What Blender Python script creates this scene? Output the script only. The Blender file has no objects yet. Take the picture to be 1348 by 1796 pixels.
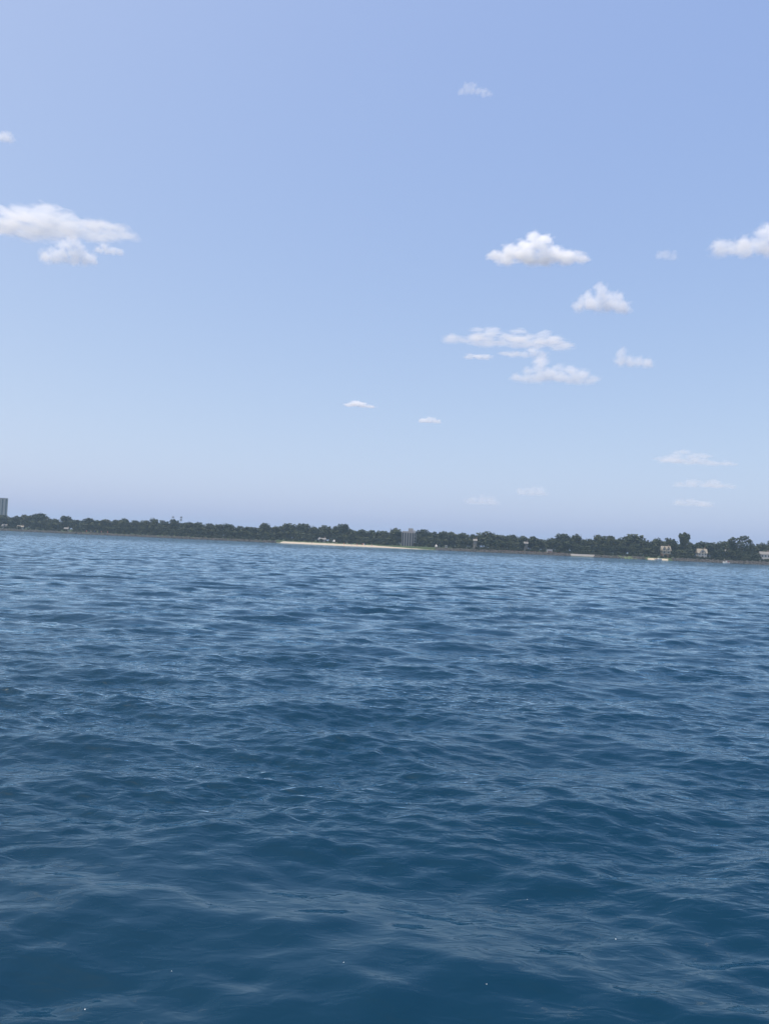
import bpy, bmesh, math, random
import numpy as np
from mathutils import Vector, Matrix

SC = bpy.context.scene
COL = SC.collection
R = math.radians
random.seed(7)

# ------------------------------------------------------------------ camera
CAM_H = 1.8
F_PX = 1349.0                       # focal length in pixels of the 1348x1796 photograph
PITCH, ROLL = 2.45, 2.53
cam_data = bpy.data.cameras.new('camera')
cam_data.sensor_fit = 'VERTICAL'
cam_data.sensor_height = 36.0
cam_data.lens = 36.0 * F_PX / 1796.0
cam_data.clip_start = 0.05
cam_data.clip_end = 80000.0
cam = bpy.data.objects.new('camera', cam_data)
COL.objects.link(cam)
CAM_ROT = Matrix.Rotation(R(90 + PITCH), 3, 'X') @ Matrix.Rotation(R(ROLL), 3, 'Z')
cam.matrix_world = Matrix.Translation((0, 0, CAM_H)) @ CAM_ROT.to_4x4()
SC.camera = cam

# ------------------------------------------------------------------ sky, sun, exposure
SUN_EL, SUN_AZ = 69.0, -114.0        # azimuth from +Y, positive to the right (+X)
world = bpy.data.worlds.new('World')
SC.world = world
world.use_nodes = True
wn = world.node_tree.nodes
wl = world.node_tree.links
bg = wn['Background']
sky = wn.new('ShaderNodeTexSky')
sky.sky_type = 'NISHITA'
sky.sun_disc = False
sky.sun_elevation = R(SUN_EL)
sky.sun_rotation = R(SUN_AZ)
sky.altitude = 1500.0
sky.air_density = 0.88
sky.dust_density = 10.0
sky.ozone_density = 2.5
# film-like tone response, the same for the whole sky
sep = wn.new('ShaderNodeSeparateColor'); cmb = wn.new('ShaderNodeCombineColor')
wl.new(sky.outputs[0], sep.inputs[0])
for ch, (gam, gain) in enumerate(((0.70, 1.20), (0.56, 1.37), (0.22, 2.38))):
    pw = wn.new('ShaderNodeMath'); pw.operation = 'POWER'; pw.inputs[1].default_value = gam
    ml = wn.new('ShaderNodeMath'); ml.operation = 'MULTIPLY'; ml.inputs[1].default_value = gain
    wl.new(sep.outputs[ch], pw.inputs[0]); wl.new(pw.outputs[0], ml.inputs[0]); wl.new(ml.outputs[0], cmb.inputs[ch])
wl.new(cmb.outputs[0], bg.inputs[0])
bg.inputs[1].default_value = 0.15

sun_data = bpy.data.lights.new('sun', 'SUN')
sun_data.energy = 2.8
sun_data.angle = R(0.53)
sun_data.color = (1.0, 0.955, 0.89)
sun = bpy.data.objects.new('sun', sun_data)
COL.objects.link(sun)
sdir = Vector((math.sin(R(SUN_AZ)) * math.cos(R(SUN_EL)), math.cos(R(SUN_AZ)) * math.cos(R(SUN_EL)), math.sin(R(SUN_EL))))
sun.rotation_euler = sdir.to_track_quat('Z', 'Y').to_euler()

vs = SC.view_settings
SC.display_settings.display_device = 'sRGB'
vs.view_transform = 'Standard'
vs.look = 'None'
vs.gamma = 1.0
vs.use_curve_mapping = False
vs.exposure = 0.82

cy = SC.cycles
cy.use_denoising = True
cy.max_bounces = 16
cy.diffuse_bounces = 3
cy.glossy_bounces = 3
cy.transparent_max_bounces = 8
cy.volume_bounces = 14
cy.sample_clamp_indirect = 6.0
cy.volume_step_rate = 1.0
cy.volume_max_steps = 128

# ------------------------------------------------------------------ helpers
def tag(o, label=None, cat=None, group=None, kind=None):
    if label: o['label'] = label
    if cat: o['category'] = cat
    if group: o['group'] = group
    if kind: o['kind'] = kind
    return o

def ray(px, py):
    d = CAM_ROT @ Vector(((px - 674.0) / F_PX, (898.0 - py) / F_PX, -1.0))
    return d

def horizon_y(px):
    lo, hi = 700.0, 1200.0
    for _ in range(40):
        m = (lo + hi) / 2
        if ray(px, m).z > 0: lo = m
        else: hi = m
    return lo

def shore_y(x):
    """distance (world Y) of the waterline at world x"""
    return 497.0 - 0.21 * x + 4.0 * math.sin(x * 0.021 + 1.0) + 2.0 * math.sin(x * 0.063)

def at_px(px, t):
    """ground position seen in column px, t metres behind the waterline"""
    d = ray(px, horizon_y(px))
    k = d.x / d.y
    y = 500.0
    for _ in range(30):
        y = shore_y(k * y) + t
    return Vector((k * y, y, 0.0))

def z_at(px, py, y):
    d = ray(px, py)
    return CAM_H + d.z / d.y * y

def land_z(t):
    if t < 0: return max(-3.0, t * 0.25)
    if t < 3: return 1.3 * t / 3
    return 1.3 + min(2.2, (t - 3) * 0.02)

def mesh_obj(name, verts, faces, mat, parent=None, smooth=False):
    me = bpy.data.meshes.new(name)
    me.from_pydata(verts, [], faces)
    me.update()
    if smooth:
        me.polygons.foreach_set('use_smooth', [True] * len(me.polygons))
    if mat: me.materials.append(mat)
    o = bpy.data.objects.new(name, me)
    COL.objects.link(o)
    if parent: o.parent = parent
    return o

def empty(name, loc, rz=0.0):
    o = bpy.data.objects.new(name, None)
    o.empty_display_size = 0.5
    o.location = loc
    o.rotation_euler = (0, 0, rz)
    COL.objects.link(o)
    return o

class MB:
    """collects simple solids for one mesh"""
    def __init__(self): self.v, self.f = [], []
    def box(self, x0, x1, y0, y1, z0, z1):
        b = len(self.v)
        self.v += [(x0,y0,z0),(x1,y0,z0),(x1,y1,z0),(x0,y1,z0),(x0,y0,z1),(x1,y0,z1),(x1,y1,z1),(x0,y1,z1)]
        self.f += [tuple(b+i for i in q) for q in ((0,3,2,1),(4,5,6,7),(0,1,5,4),(1,2,6,5),(2,3,7,6),(3,0,4,7))]
        return self
    def prism(self, pts, y0, y1):
        """polygon in x,z extruded along y"""
        b, n = len(self.v), len(pts)
        self.v += [(x, y0, z) for x, z in pts] + [(x, y1, z) for x, z in pts]
        self.f.append(tuple(b + i for i in range(n)))
        self.f.append(tuple(b + n + i for i in reversed(range(n))))
        for i in range(n):
            j = (i + 1) % n
            self.f.append((b + j, b + i, b + n + i, b + n + j))
        return self
    def tube(self, p0, p1, r0, r1, n=7):
        p0, p1 = Vector(p0), Vector(p1)
        q = (p1 - p0).to_track_quat('Z', 'Y')
        b = len(self.v)
        for p, r in ((p0, r0), (p1, r1)):
            for i in range(n):
                a = 2 * math.pi * i / n
                self.v.append(tuple(p + q @ Vector((r * math.cos(a), r * math.sin(a), 0))))
        for i in range(n):
            j = (i + 1) % n
            self.f.append((b + i, b + j, b + n + j, b + n + i))
        self.f.append(tuple(b + i for i in reversed(range(n))))
        self.f.append(tuple(b + n + i for i in range(n)))
        return self
    def build(self, name, mat, parent=None, smooth=False):
        return mesh_obj(name, self.v, self.f, mat, parent, smooth)

def new_mat(name):
    m = bpy.data.materials.new(name)
    m.use_nodes = True
    return m, m.node_tree.nodes, m.node_tree.links, m.node_tree.nodes['Principled BSDF']

def plain(name, rgb, rough=0.8, var=0.25, scale=0.6, spec=0.3):
    """base colour with a little mottling, in object space"""
    m, n, l, p = new_mat(name)
    tc = n.new('ShaderNodeTexCoord')
    nz = n.new('ShaderNodeTexNoise')
    nz.inputs['Scale'].default_value = scale
    nz.inputs['Detail'].default_value = 4
    l.new(tc.outputs['Object'], nz.inputs['Vector'])
    mx = n.new('ShaderNodeMix')
    mx.data_type = 'RGBA'
    mx.inputs['A'].default_value = (*[c * (1 - var) for c in rgb], 1)
    mx.inputs['B'].default_value = (*[min(1, c * (1 + var)) for c in rgb], 1)
    l.new(nz.outputs['Fac'], mx.inputs['Factor'])
    l.new(mx.outputs['Result'], p.inputs['Base Color'])
    p.inputs['Roughness'].default_value = rough
    p.inputs['Specular IOR Level'].default_value = spec
    return m

# ------------------------------------------------------------------ water
def wave_components(seed=23):
    rng = np.random.default_rng(seed)
    comps = []
    N = 170
    for i in range(N):
        lam = 0.12 * (6.0 / 0.12) ** ((i + rng.random()) / N)
        # slope carried by each wavelength
        s = 0.0148
        s *= 1.0 + 0.72 * math.exp(-((math.log(lam / 1.6)) / 0.42) ** 2)
        if lam < 0.42: s *= 1.4
        if lam > 1.9: s *= math.exp(-((lam - 1.9) / 1.1))
        spread = 24 if lam > 0.8 else 29
        ang = R(-97 + 4 + rng.normal() * spread)
        k = 2 * math.pi / lam
        comps.append((k * math.cos(ang), k * math.sin(ang), s / k, rng.random() * 2 * math.pi, lam))
    return comps

WAVES = wave_components()

def sstep(a, b, x):
    t = np.clip((x - a) / (b - a), 0, 1)
    return t * t * (3 - 2 * t)

def waves(x, y, spacing):
    """displacement of the lake surface; waves too short for the local mesh spacing fade out"""
    x = x.astype(np.float32); y = y.astype(np.float32); spacing = spacing.astype(np.float32)
    dx = np.zeros_like(x); dy = np.zeros_like(x); dz = np.zeros_like(x)
    lost = np.zeros_like(x); tot = 0.0
    r = np.sqrt(x * x + y * y)
    # gust patches that roughen the short waves, and the smoother water in the lee of the boat
    g = (np.sin(0.9 * x + 1.3 * y + 0.5) + np.sin(-1.7 * x + 0.8 * y + 2.0) + np.sin(0.35 * x - 2.1 * y + 1.1)
         + np.sin(0.21 * x + 0.33 * y) + np.sin(-0.13 * x + 0.47 * y + 3) + 1.2 * np.sin(0.045 * x + 0.085 * y + 1) + np.sin(-0.06 * x + 0.05 * y))
    gust = np.clip(1.05 + 0.19 * g, 0.25, 1.9)
    lee = 0.52 + 0.48 * sstep(3.9, 4.9, r + 0.35 * np.sin(1.9 * x + 0.7) + 0.1 * x)
    for kx, ky, a, ph, lam in WAVES:
        fade = 1.0 - sstep(lam / 5.5, lam / 2.6, spacing)
        amp = a * fade
        e = (a * math.hypot(kx, ky)) ** 2
        tot += e; lost += e * (1 - fade)
        if lam < 0.7:
            q = min(1.0, (0.7 - lam) / 0.45)
            amp = amp * (1 - q + q * gust * (lee if lam < 0.22 else lee ** 0.35))
        th = kx * x + ky * y + ph
        k = math.hypot(kx, ky)
        s, c = np.sin(th), np.cos(th)
        dz += amp * c
        dx -= amp * s * (0.38 * kx / k)
        dy -= amp * s * (0.38 * ky / k)
    return dx, dy, dz, np.sqrt(lost / tot), gust * lee

def water_grid(radii, half, nf, wrap=True):
    az = list(np.linspace(-half, half, nf))
    a, st = half, 2 * half / (nf - 1)
    side = []
    while a + st < math.pi - 0.03:
        st = min(st * 1.13, R(6)); a += st; side.append(min(a, math.pi - 0.02))
    az = np.array([-q for q in reversed(side)] + az + side)
    radii = np.array(radii)
    nr, na = len(radii), len(az)
    dr = np.gradient(radii)
    da = np.gradient(az)
    RR, AA = np.meshgrid(radii, az, indexing='ij')
    sp = np.maximum(dr[:, None] * np.ones_like(AA), RR * da[None, :])
    x, y = RR * np.sin(AA), RR * np.cos(AA)
    dx, dy, dz, lost, rip = waves(x.ravel(), y.ravel(), sp.ravel())
    co = np.empty((nr * na, 3), np.float32)
    co[:, 0] = x.ravel() + dx; co[:, 1] = y.ravel() + dy; co[:, 2] = dz
    idx = np.arange(nr * na, dtype=np.int32).reshape(nr, na)
    nxt = np.roll(idx, -1, axis=1)
    quads = np.stack([idx[:-1], idx[1:], nxt[1:], nxt[:-1]], -1).reshape(-1, 4)[:, ::-1]
    return co, quads, lost, rip

def build_water():
    # rings round the boat, dense near it and wide far out
    radii = [0.02, 0.5, 1.0, 1.4, 1.7, 1.95]
    r = 2.1
    while r < 100.3:
        radii.append(r)
        r += 0.006 * r if r < 3.8 else (0.0037 * r if r < 45 else 0.167)
    co1, q1, l1, r1 = water_grid(radii, R(33.5), 770)
    radii = []
    r = 99.8
    while r < 760:
        radii.append(r)
        r += 0.36 if r < 470 else 0.36 + (r - 470) * 0.05
    radii += [820, 950, 1200, 1700, 2400, 3000]
    co2, q2, l2, r2 = water_grid(radii, R(33.5), 400)
    co = np.concatenate([co1, co2]); quads = np.concatenate([q1, q2 + len(co1)])
    lost = np.concatenate([l1, l2]); rip = np.concatenate([r1, r2])
    me = bpy.data.meshes.new('water')
    me.vertices.add(len(co)); me.vertices.foreach_set('co', co.ravel())
    me.loops.add(quads.size); me.loops.foreach_set('vertex_index', np.ascontiguousarray(quads).ravel())
    me.polygons.add(len(quads))
    me.polygons.foreach_set('loop_start', np.arange(0, quads.size, 4, dtype=np.int32))
    me.polygons.foreach_set('use_smooth', np.ones(len(quads), dtype=bool))
    me.update()
    at = me.attributes.new('chop', 'FLOAT', 'POINT'); at.data.foreach_set('value', lost.astype(np.float32))
    at = me.attributes.new('ripple', 'FLOAT', 'POINT'); at.data.foreach_set('value', rip.astype(np.float32))
    o = bpy.data.objects.new('water', me)
    COL.objects.link(o)
    tag(o, kind='structure', label='choppy deep blue lake water reaching the far shore')
    m, n, l, p = new_mat('lake_water')
    n.remove(p)
    body = n.new('ShaderNodeBsdfDiffuse'); body.inputs['Color'].default_value = (0.0003, 0.0200, 0.0425, 1)
    gloss = n.new('ShaderNodeBsdfGlossy'); gloss.inputs['Color'].default_value = (0.77, 0.925, 1.0, 1)
    gloss.inputs['Roughness'].default_value = 0.03
    fres = n.new('ShaderNodeFresnel'); fres.inputs['IOR'].default_value = 1.39
    mix = n.new('ShaderNodeMixShader')
    l.new(fres.outputs[0], mix.inputs[0]); l.new(body.outputs[0], mix.inputs[1]); l.new(gloss.outputs[0], mix.inputs[2])
    l.new(mix.outputs[0], n['Material Output'].inputs['Surface'])
    geo = n.new('ShaderNodeNewGeometry')
    mp = n.new('ShaderNodeMapping')
    mp.inputs['Scale'].default_value = (0.5, 1.0, 1.0)
    ra = n.new('ShaderNodeAttribute'); ra.attribute_name = 'ripple'
    l.new(geo.outputs['Position'], mp.inputs['Vector'])
    prev = None
    for sc, st, dist, det in ((14.0, 0.55, 0.018, 2.0), (2.4, 0.12, 0.09, 3.0)):
        nz = n.new('ShaderNodeTexNoise')
        nz.inputs['Scale'].default_value = sc
        nz.inputs['Detail'].default_value = det
        nz.inputs['Roughness'].default_value = 0.5
        nz.inputs['Distortion'].default_value = 0.6
        l.new(mp.outputs[0], nz.inputs['Vector'])
        b = n.new('ShaderNodeBump')
        ms = n.new('ShaderNodeMath'); ms.operation = 'MULTIPLY'; ms.inputs[1].default_value = st
        l.new(ra.outputs['Fac'], ms.inputs[0]); l.new(ms.outputs[0], b.inputs['Strength'])
        b.inputs['Distance'].default_value = dist
        l.new(nz.outputs['Fac'], b.inputs['Height'])
        if prev: l.new(prev.outputs[0], b.inputs['Normal'])
        prev = b
    # chop too short for the mesh far from the boat
    an = n.new('ShaderNodeAttribute'); an.attribute_name = 'chop'
    mp2 = n.new('ShaderNodeMapping'); mp2.inputs['Scale'].default_value = (0.55, 1.0, 1.0)
    l.new(geo.outputs['Position'], mp2.inputs['Vector'])
    nz = n.new('ShaderNodeTexNoise'); nz.inputs['Scale'].default_value = 2.0
    nz.inputs['Detail'].default_value = 4; nz.inputs['Roughness'].default_value = 0.55
    l.new(mp2.outputs[0], nz.inputs['Vector'])
    sb = n.new('ShaderNodeVectorMath'); sb.operation = 'SUBTRACT'; sb.inputs[1].default_value = (.5, .5, .5)
    l.new(nz.outputs['Color'], sb.inputs[0])
    fl = n.new('ShaderNodeVectorMath'); fl.operation = 'MULTIPLY'; fl.inputs[1].default_value = (0.9, 1.5, 0)
    l.new(sb.outputs[0], fl.inputs[0])
    scl = n.new('ShaderNodeVectorMath'); scl.operation = 'SCALE'
    # gust lanes
    mp3 = n.new('ShaderNodeMapping'); mp3.inputs['Scale'].default_value = (0.30, 0.035, 1.0)
    l.new(geo.outputs['Position'], mp3.inputs['Vector'])
    ng = n.new('ShaderNodeTexNoise'); ng.inputs['Scale'].default_value = 1.0; ng.inputs['Detail'].default_value = 4
    l.new(mp3.outputs[0], ng.inputs['Vector'])
    gm = n.new('ShaderNodeMapRange'); gm.inputs['From Min'].default_value = .3; gm.inputs['From Max'].default_value = .7
    gm.inputs['To Min'].default_value = .6; gm.inputs['To Max'].default_value = 1.4
    l.new(ng.outputs['Fac'], gm.inputs['Value'])
    gs = n.new('ShaderNodeMath'); gs.operation = 'MULTIPLY'
    l.new(gm.outputs[0], gs.inputs[0]); l.new(an.outputs['Fac'], gs.inputs[1])
    l.new(fl.outputs[0], scl.inputs[0]); l.new(gs.outputs[0], scl.inputs['Scale'])
    ad = n.new('ShaderNodeVectorMath'); ad.operation = 'ADD'
    l.new(prev.outputs[0], ad.inputs[0]); l.new(scl.outputs[0], ad.inputs[1])
    nrm = n.new('ShaderNodeVectorMath'); nrm.operation = 'NORMALIZE'
    l.new(ad.outputs[0], nrm.inputs[0])
    prev = nrm
    l.new(prev.outputs[0], gloss.inputs['Normal']); l.new(prev.outputs[0], fres.inputs['Normal'])
    me.materials.append(m)
    return o

build_water()

# ------------------------------------------------------------------ haze
def build_haze():
    o = MB().box(-3300, 3300, -3300, 3300, -4.2, 60.0).build('haze', None)
    tag(o, 'thin pale summer haze over the whole lake and shore', 'haze', kind='stuff')
    m = bpy.data.materials.new('summer_haze')
    m.use_nodes = True
    n, l = m.node_tree.nodes, m.node_tree.links
    n.remove(n['Principled BSDF'])
    v = n.new('ShaderNodeVolumePrincipled')
    v.inputs['Color'].default_value = (0.62, 0.83, 1.0, 1)
    v.inputs['Density'].default_value = 0.00021
    v.inputs['Anisotropy'].default_value = 0.2
    l.new(v.outputs[0], n['Material Output'].inputs['Volume'])
    o.data.materials.append(m)
build_haze()

# ------------------------------------------------------------------ clouds
CLOUD_BASE = 1000.0

def make_cloud(label, x0, x1, ytop, ybot, prof, tau=6.0, seed=1, erode=0.5, group='small fair weather clouds'):
    """fair weather cumulus: puffs whose tops follow prof (0..1 across the width) over a flat base"""
    rng = random.Random(seed)
    cx = (x0 + x1) / 2
    d = ray(cx, ybot)
    k = (CLOUD_BASE - CAM_H) / d.z
    base = Vector((0, 0, CAM_H)) + d * k
    depth = d.length * k
    mpp = math.hypot(base.x, base.y, base.z) / F_PX * (1.0 / math.cos(math.atan(math.hypot((cx-674), (ybot-898)) / F_PX)))
    mpp = k / F_PX                                   # metres per pixel at that view depth
    W, H = (x1 - x0) * mpp, (ybot - ytop) * mpp / max(0.5, math.cos(math.atan2(base.z, base.y)))
    W *= 1.10; H *= 1.2 if tau > 4 else (1.45 if len(prof) > 4 or tau < 2.1 and ytop > 800 else 1.2)
    puffs = []
    n = len(prof)
    sp = W / n
    sq = min(1.0, H / (0.55 * W)) if H < 0.55 * W else 1.0     # vertical squash
    Hn = H / sq
    for i, h in enumerate(prof):
        if h <= 0.02: continue
        u = (i + 0.5) / n
        top = Hn * h
        puffs.append(((u - 0.5) * W * 0.95, rng.uniform(-.2, .2) * W * 0.5, 0.2 * Hn, max(sp * 1.15, .3 * Hn * min(1, h + .4))))
        zc = min(sp * 1.1, top * 0.55)
        r = min(sp * 1.9, max(zc * 1.25, sp * 1.15))
        while True:
            puffs.append(((u - 0.5) * W * 0.93 + rng.uniform(-.2, .2) * sp, rng.uniform(-.2, .2) * W * 0.5, zc, r * rng.uniform(.9, 1.1)))
            if zc + r * 0.75 >= top: break
            zc += r * 0.6
            r = max(sp * 1.15, r * 0.85)
    sq *= H / max(p[2] + p[3] * 0.8 for p in puffs)
    bm = bmesh.new()
    rmin = min(p[3] for p in puffs)
    for x, y, z, r in puffs:
        bmesh.ops.create_icosphere(bm, subdivisions=3, radius=r, matrix=Matrix.Translation((x, y, z)))
    me = bpy.data.meshes.new('tmp'); bm.to_mesh(me); bm.free()
    o = bpy.data.objects.new('cloud', me); COL.objects.link(o)
    mod = o.modifiers.new('r', 'REMESH'); mod.mode = 'VOXEL'; mod.voxel_size = max(rmin / 5, W / 90)
    dg = bpy.context.evaluated_depsgraph_get(); dg.update()
    me2 = bpy.data.meshes.new_from_object(o.evaluated_get(dg), depsgraph=dg)
    o.modifiers.clear(); o.data = me2; bpy.data.meshes.remove(me); me2.name = 'cloud'
    o.scale = (1, 1, sq)
    o.location = base
    o.rotation_euler = (0, 0, 0)
    m = bpy.data.materials.new('cloud_vapour')
    m.use_nodes = True
    nd, l = m.node_tree.nodes, m.node_tree.links
    nd.remove(nd['Principled BSDF'])
    tc = nd.new('ShaderNodeTexCoord')
    prev = None
    for x, y, z, r in puffs:
        dn = nd.new('ShaderNodeVectorMath'); dn.operation = 'DISTANCE'
        dn.inputs[1].default_value = (x, y, z)
        l.new(tc.outputs['Object'], dn.inputs[0])
        mm = nd.new('ShaderNodeMath'); mm.operation = 'MULTIPLY_ADD'
        mm.inputs[1].default_value = -1.0 / r; mm.inputs[2].default_value = 1.0
        l.new(dn.outputs['Value'], mm.inputs[0])
        if prev is None: prev = mm
        else:
            mx = nd.new('ShaderNodeMath'); mx.operation = 'SMOOTH_MAX'
            mx.inputs[2].default_value = 0.3
            l.new(prev.outputs[0], mx.inputs[0]); l.new(mm.outputs[0], mx.inputs[1])
            prev = mx
    nz = nd.new('ShaderNodeTexNoise')
    nz.inputs['Scale'].default_value = 1.9 / (sp * 1.2)
    nz.inputs['Detail'].default_value = 6; nz.inputs['Roughness'].default_value = 0.62
    nz.inputs['Distortion'].default_value = 0.3
    off = nd.new('ShaderNodeVectorMath'); off.operation = 'ADD'
    off.inputs[1].default_value = (seed * 313.7, seed * 71.3, 0)
    l.new(tc.outputs['Object'], off.inputs[0]); l.new(off.outputs[0], nz.inputs['Vector'])
    nm = nd.new('ShaderNodeMapRange')
    nm.inputs['From Min'].default_value = 0.32; nm.inputs['From Max'].default_value = 0.66
    nm.inputs['To Min'].default_value = 0.0; nm.inputs['To Max'].default_value = -erode
    l.new(nz.outputs['Fac'], nm.inputs['Value'])
    ad = nd.new('ShaderNodeMath'); ad.operation = 'ADD'
    l.new(prev.outputs[0], ad.inputs[0]); l.new(nm.outputs[0], ad.inputs[1])
    mr = nd.new('ShaderNodeMapRange'); mr.interpolation_type = 'SMOOTHSTEP'
    mr.inputs['From Min'].default_value = 0.0; mr.inputs['From Max'].default_value = 0.5
    mr.inputs['To Min'].default_value = 0.0; mr.inputs['To Max'].default_value = 0.5 * tau / (H * 0.8)
    l.new(ad.outputs[0], mr.inputs['Value'])
    # flat base
    sx = nd.new('ShaderNodeSeparateXYZ'); l.new(tc.outputs['Object'], sx.inputs[0])
    fb = nd.new('ShaderNodeMapRange'); fb.interpolation_type = 'SMOOTHSTEP'
    fb.inputs['From Min'].default_value = -0.04 * Hn; fb.inputs['From Max'].default_value = 0.16 * Hn
    l.new(sx.outputs['Z'], fb.inputs['Value'])
    fm = nd.new('ShaderNodeMath'); fm.operation = 'MULTIPLY'
    l.new(mr.outputs[0], fm.inputs[0]); l.new(fb.outputs[0], fm.inputs[1])
    v = nd.new('ShaderNodeVolumePrincipled')
    v.inputs['Color'].default_value = (1, 1, 1, 1)
    v.inputs['Anisotropy'].default_value = 0.0
    l.new(fm.outputs[0], v.inputs['Density'])
    l.new(v.outputs[0], nd['Material Output'].inputs['Volume'])
    o.data.materials.clear(); o.data.materials.append(m)
    tag(o, label, 'cloud', group)
    return o

CLOUDS = [
    ('big white puffy cloud cut by the left edge of the photo', -60, 228, 340, 414, [.7,.85,.95,1,.95,.85,.7,.5,.5,.3], 6),
    ('small white cloud just below the big left cloud', 72, 164, 418, 464, [.35,.6,.7,.9,.8,.3], 5),
    ('wispy little cloud right of the small cloud below the big left one', 170, 214, 427, 446, [.5,.8,.6,.3], 2.5),
    ('bright white heaped cloud, tallest of those over the mid-rise side of the shore', 862, 1022, 406, 464, [.35,.6,.75,1,.95,.7,.5,.35], 9),
    ('white cloud cut by the right edge of the photo', 1256, 1420, 380, 450, [.2,.35,.5,.6,.8,1,.9], 6),
    ('small round-topped white cloud below and right of the bright heaped cloud', 1010, 1102, 504, 550, [.55,.75,.85,.8,.68,.5], 4.6),
    ('long thin lumpy cloud, widest of the cluster under the heaped cloud', 786, 998, 566, 606, [.5,.3,.8,.95,.6,.8,.7,.85,.7,.4], 3.6),
    ('thin streak of cloud under the long lumpy cloud', 878, 958, 607, 627, [.3,.5,.6,.8,.5], 2.2),
    ('tiny faint cloud under the left end of the long lumpy cloud', 818, 858, 617, 630, [.5,.8,.6], 1.8),
    ('ragged sloping cloud at the bottom of the cluster', 900, 1042, 628, 674, [.3,.6,1,.6,.7,.7,.5,.3], 3.4),
    ('small slanting cloud streak right of the cluster', 1082, 1140, 612, 646, [.9,.7,.6,.5], 2.6),
    ('small flat cloud alone low in the middle of the sky', 605, 655, 698, 714, [.5,1,.9,.5], 3.2),
    ('tiny flat cloud low in the middle, right of a larger one', 736, 770, 729, 742, [.6,1,.6], 2.6),
    ('pale broad cloud low on the right, top of a faint stack', 1158, 1284, 785, 816, [.6,1,.8,.7,.5,.4], 1.9),
    ('faint thin cloud in the middle of the low stack on the right', 1188, 1282, 834, 856, [.6,.8,.6,.8,.6], 1.3),
    ('faint thin cloud at the bottom of the low stack on the right', 1183, 1246, 871, 889, [.6,.8,.7,.5], 1.3),
    ('faint small cloud low over the trees, left of the low stack', 908, 954, 853, 870, [.5,.9,.8], 1.1),
    ('faint flat cloud low over the trees beyond the mid-rise block', 818, 870, 868, 886, [.6,.8,.7], 0.9),
    ('faint wisp highest in the sky above the heaped cloud', 804, 862, 151, 168, [.5,.8,.7,.5,.4,.3], 1.5),
    ('tiny white wisp at the left edge above the big cloud', -14, 22, 231, 250, [.8,.8,.6], 2.0),
    ('very faint wisp between the heaped cloud and the right edge cloud', 1150, 1184, 438, 456, [.6,.8,.5], 0.9),
]
for i, (lab, x0, x1, yt, yb, prof, tau) in enumerate(CLOUDS):
    make_cloud(lab, x0, x1, yt, yb, prof, tau, seed=i + 1, erode=0.55 if tau > 3 else 0.62)

# ------------------------------------------------------------------ land
def sand_extent(px):
    """how far the sand reaches inland (0 = none) in column px"""
    if px < 484 or px > 760: return 0.0
    if px < 650: return 24.0
    return max(0.0, 24.0 - (px - 650) * 0.22)

def px_of(x):
    y = shore_y(x)
    v = CAM_ROT.transposed() @ Vector((x, y, -CAM_H))
    return 674.0 + F_PX * v.x / -v.z

M = {}
M['grass'] = plain('lawn_grass', (0.035, 0.055, 0.02), 0.9, 0.45, 0.08)
M['sand'] = plain('beach_sand', (0.37, 0.32, 0.25), 0.95, 0.15, 0.25)
M['rock'] = plain('shore_rock', (0.06, 0.057, 0.054), 0.9, 0.55, 0.9)
M['concrete'] = plain('pale_concrete', (0.50, 0.45, 0.41), 0.85, 0.2, 0.4)
M['brown_wall'] = plain('red_brown_stone', (0.20, 0.10, 0.08), 0.85, 0.35, 0.8)
M['white'] = plain('white_paint', (0.44, 0.43, 0.42), 0.6, 0.06, 0.5)
M['cream'] = plain('cream_paint', (0.28, 0.26, 0.21), 0.7, 0.1, 0.5)
M['brick'] = plain('brown_brick', (0.17, 0.115, 0.09), 0.85, 0.25, 1.5)
M['greywall'] = plain('grey_render', (0.36, 0.36, 0.37), 0.8, 0.12, 0.4)
M['roof'] = plain('grey_shingle', (0.16, 0.155, 0.15), 0.85, 0.25, 1.2)
M['tanroof'] = plain('tan_shingle', (0.2, 0.18, 0.15), 0.85, 0.2, 1.2)
M['tower'] = plain('tower_concrete', (0.25, 0.235, 0.235), 0.8, 0.1, 0.2)
M['wood'] = plain('dark_wood', (0.10, 0.07, 0.05), 0.7, 0.3, 1.0)
M['metal'] = plain('galvanised_metal', (0.30, 0.31, 0.32), 0.5, 0.15, 1.0, 0.5)
M['red'] = plain('red_paint', (0.45, 0.05, 0.04), 0.5, 0.1, 1.0)
M['gelcoat'] = plain('white_gelcoat', (0.55, 0.55, 0.54), 0.25, 0.04, 0.6, 0.5)
M['lamp_off'] = plain('floodlight_glass', (0.22, 0.22, 0.23), 0.25, 0.1, 1.0, 0.5)
g, gn, gl, gp = new_mat('dark_window_glass')
gp.inputs['Base Color'].default_value = (0.03, 0.04, 0.055, 1); gp.inputs['Roughness'].default_value = 0.12
M['glass'] = g

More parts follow.
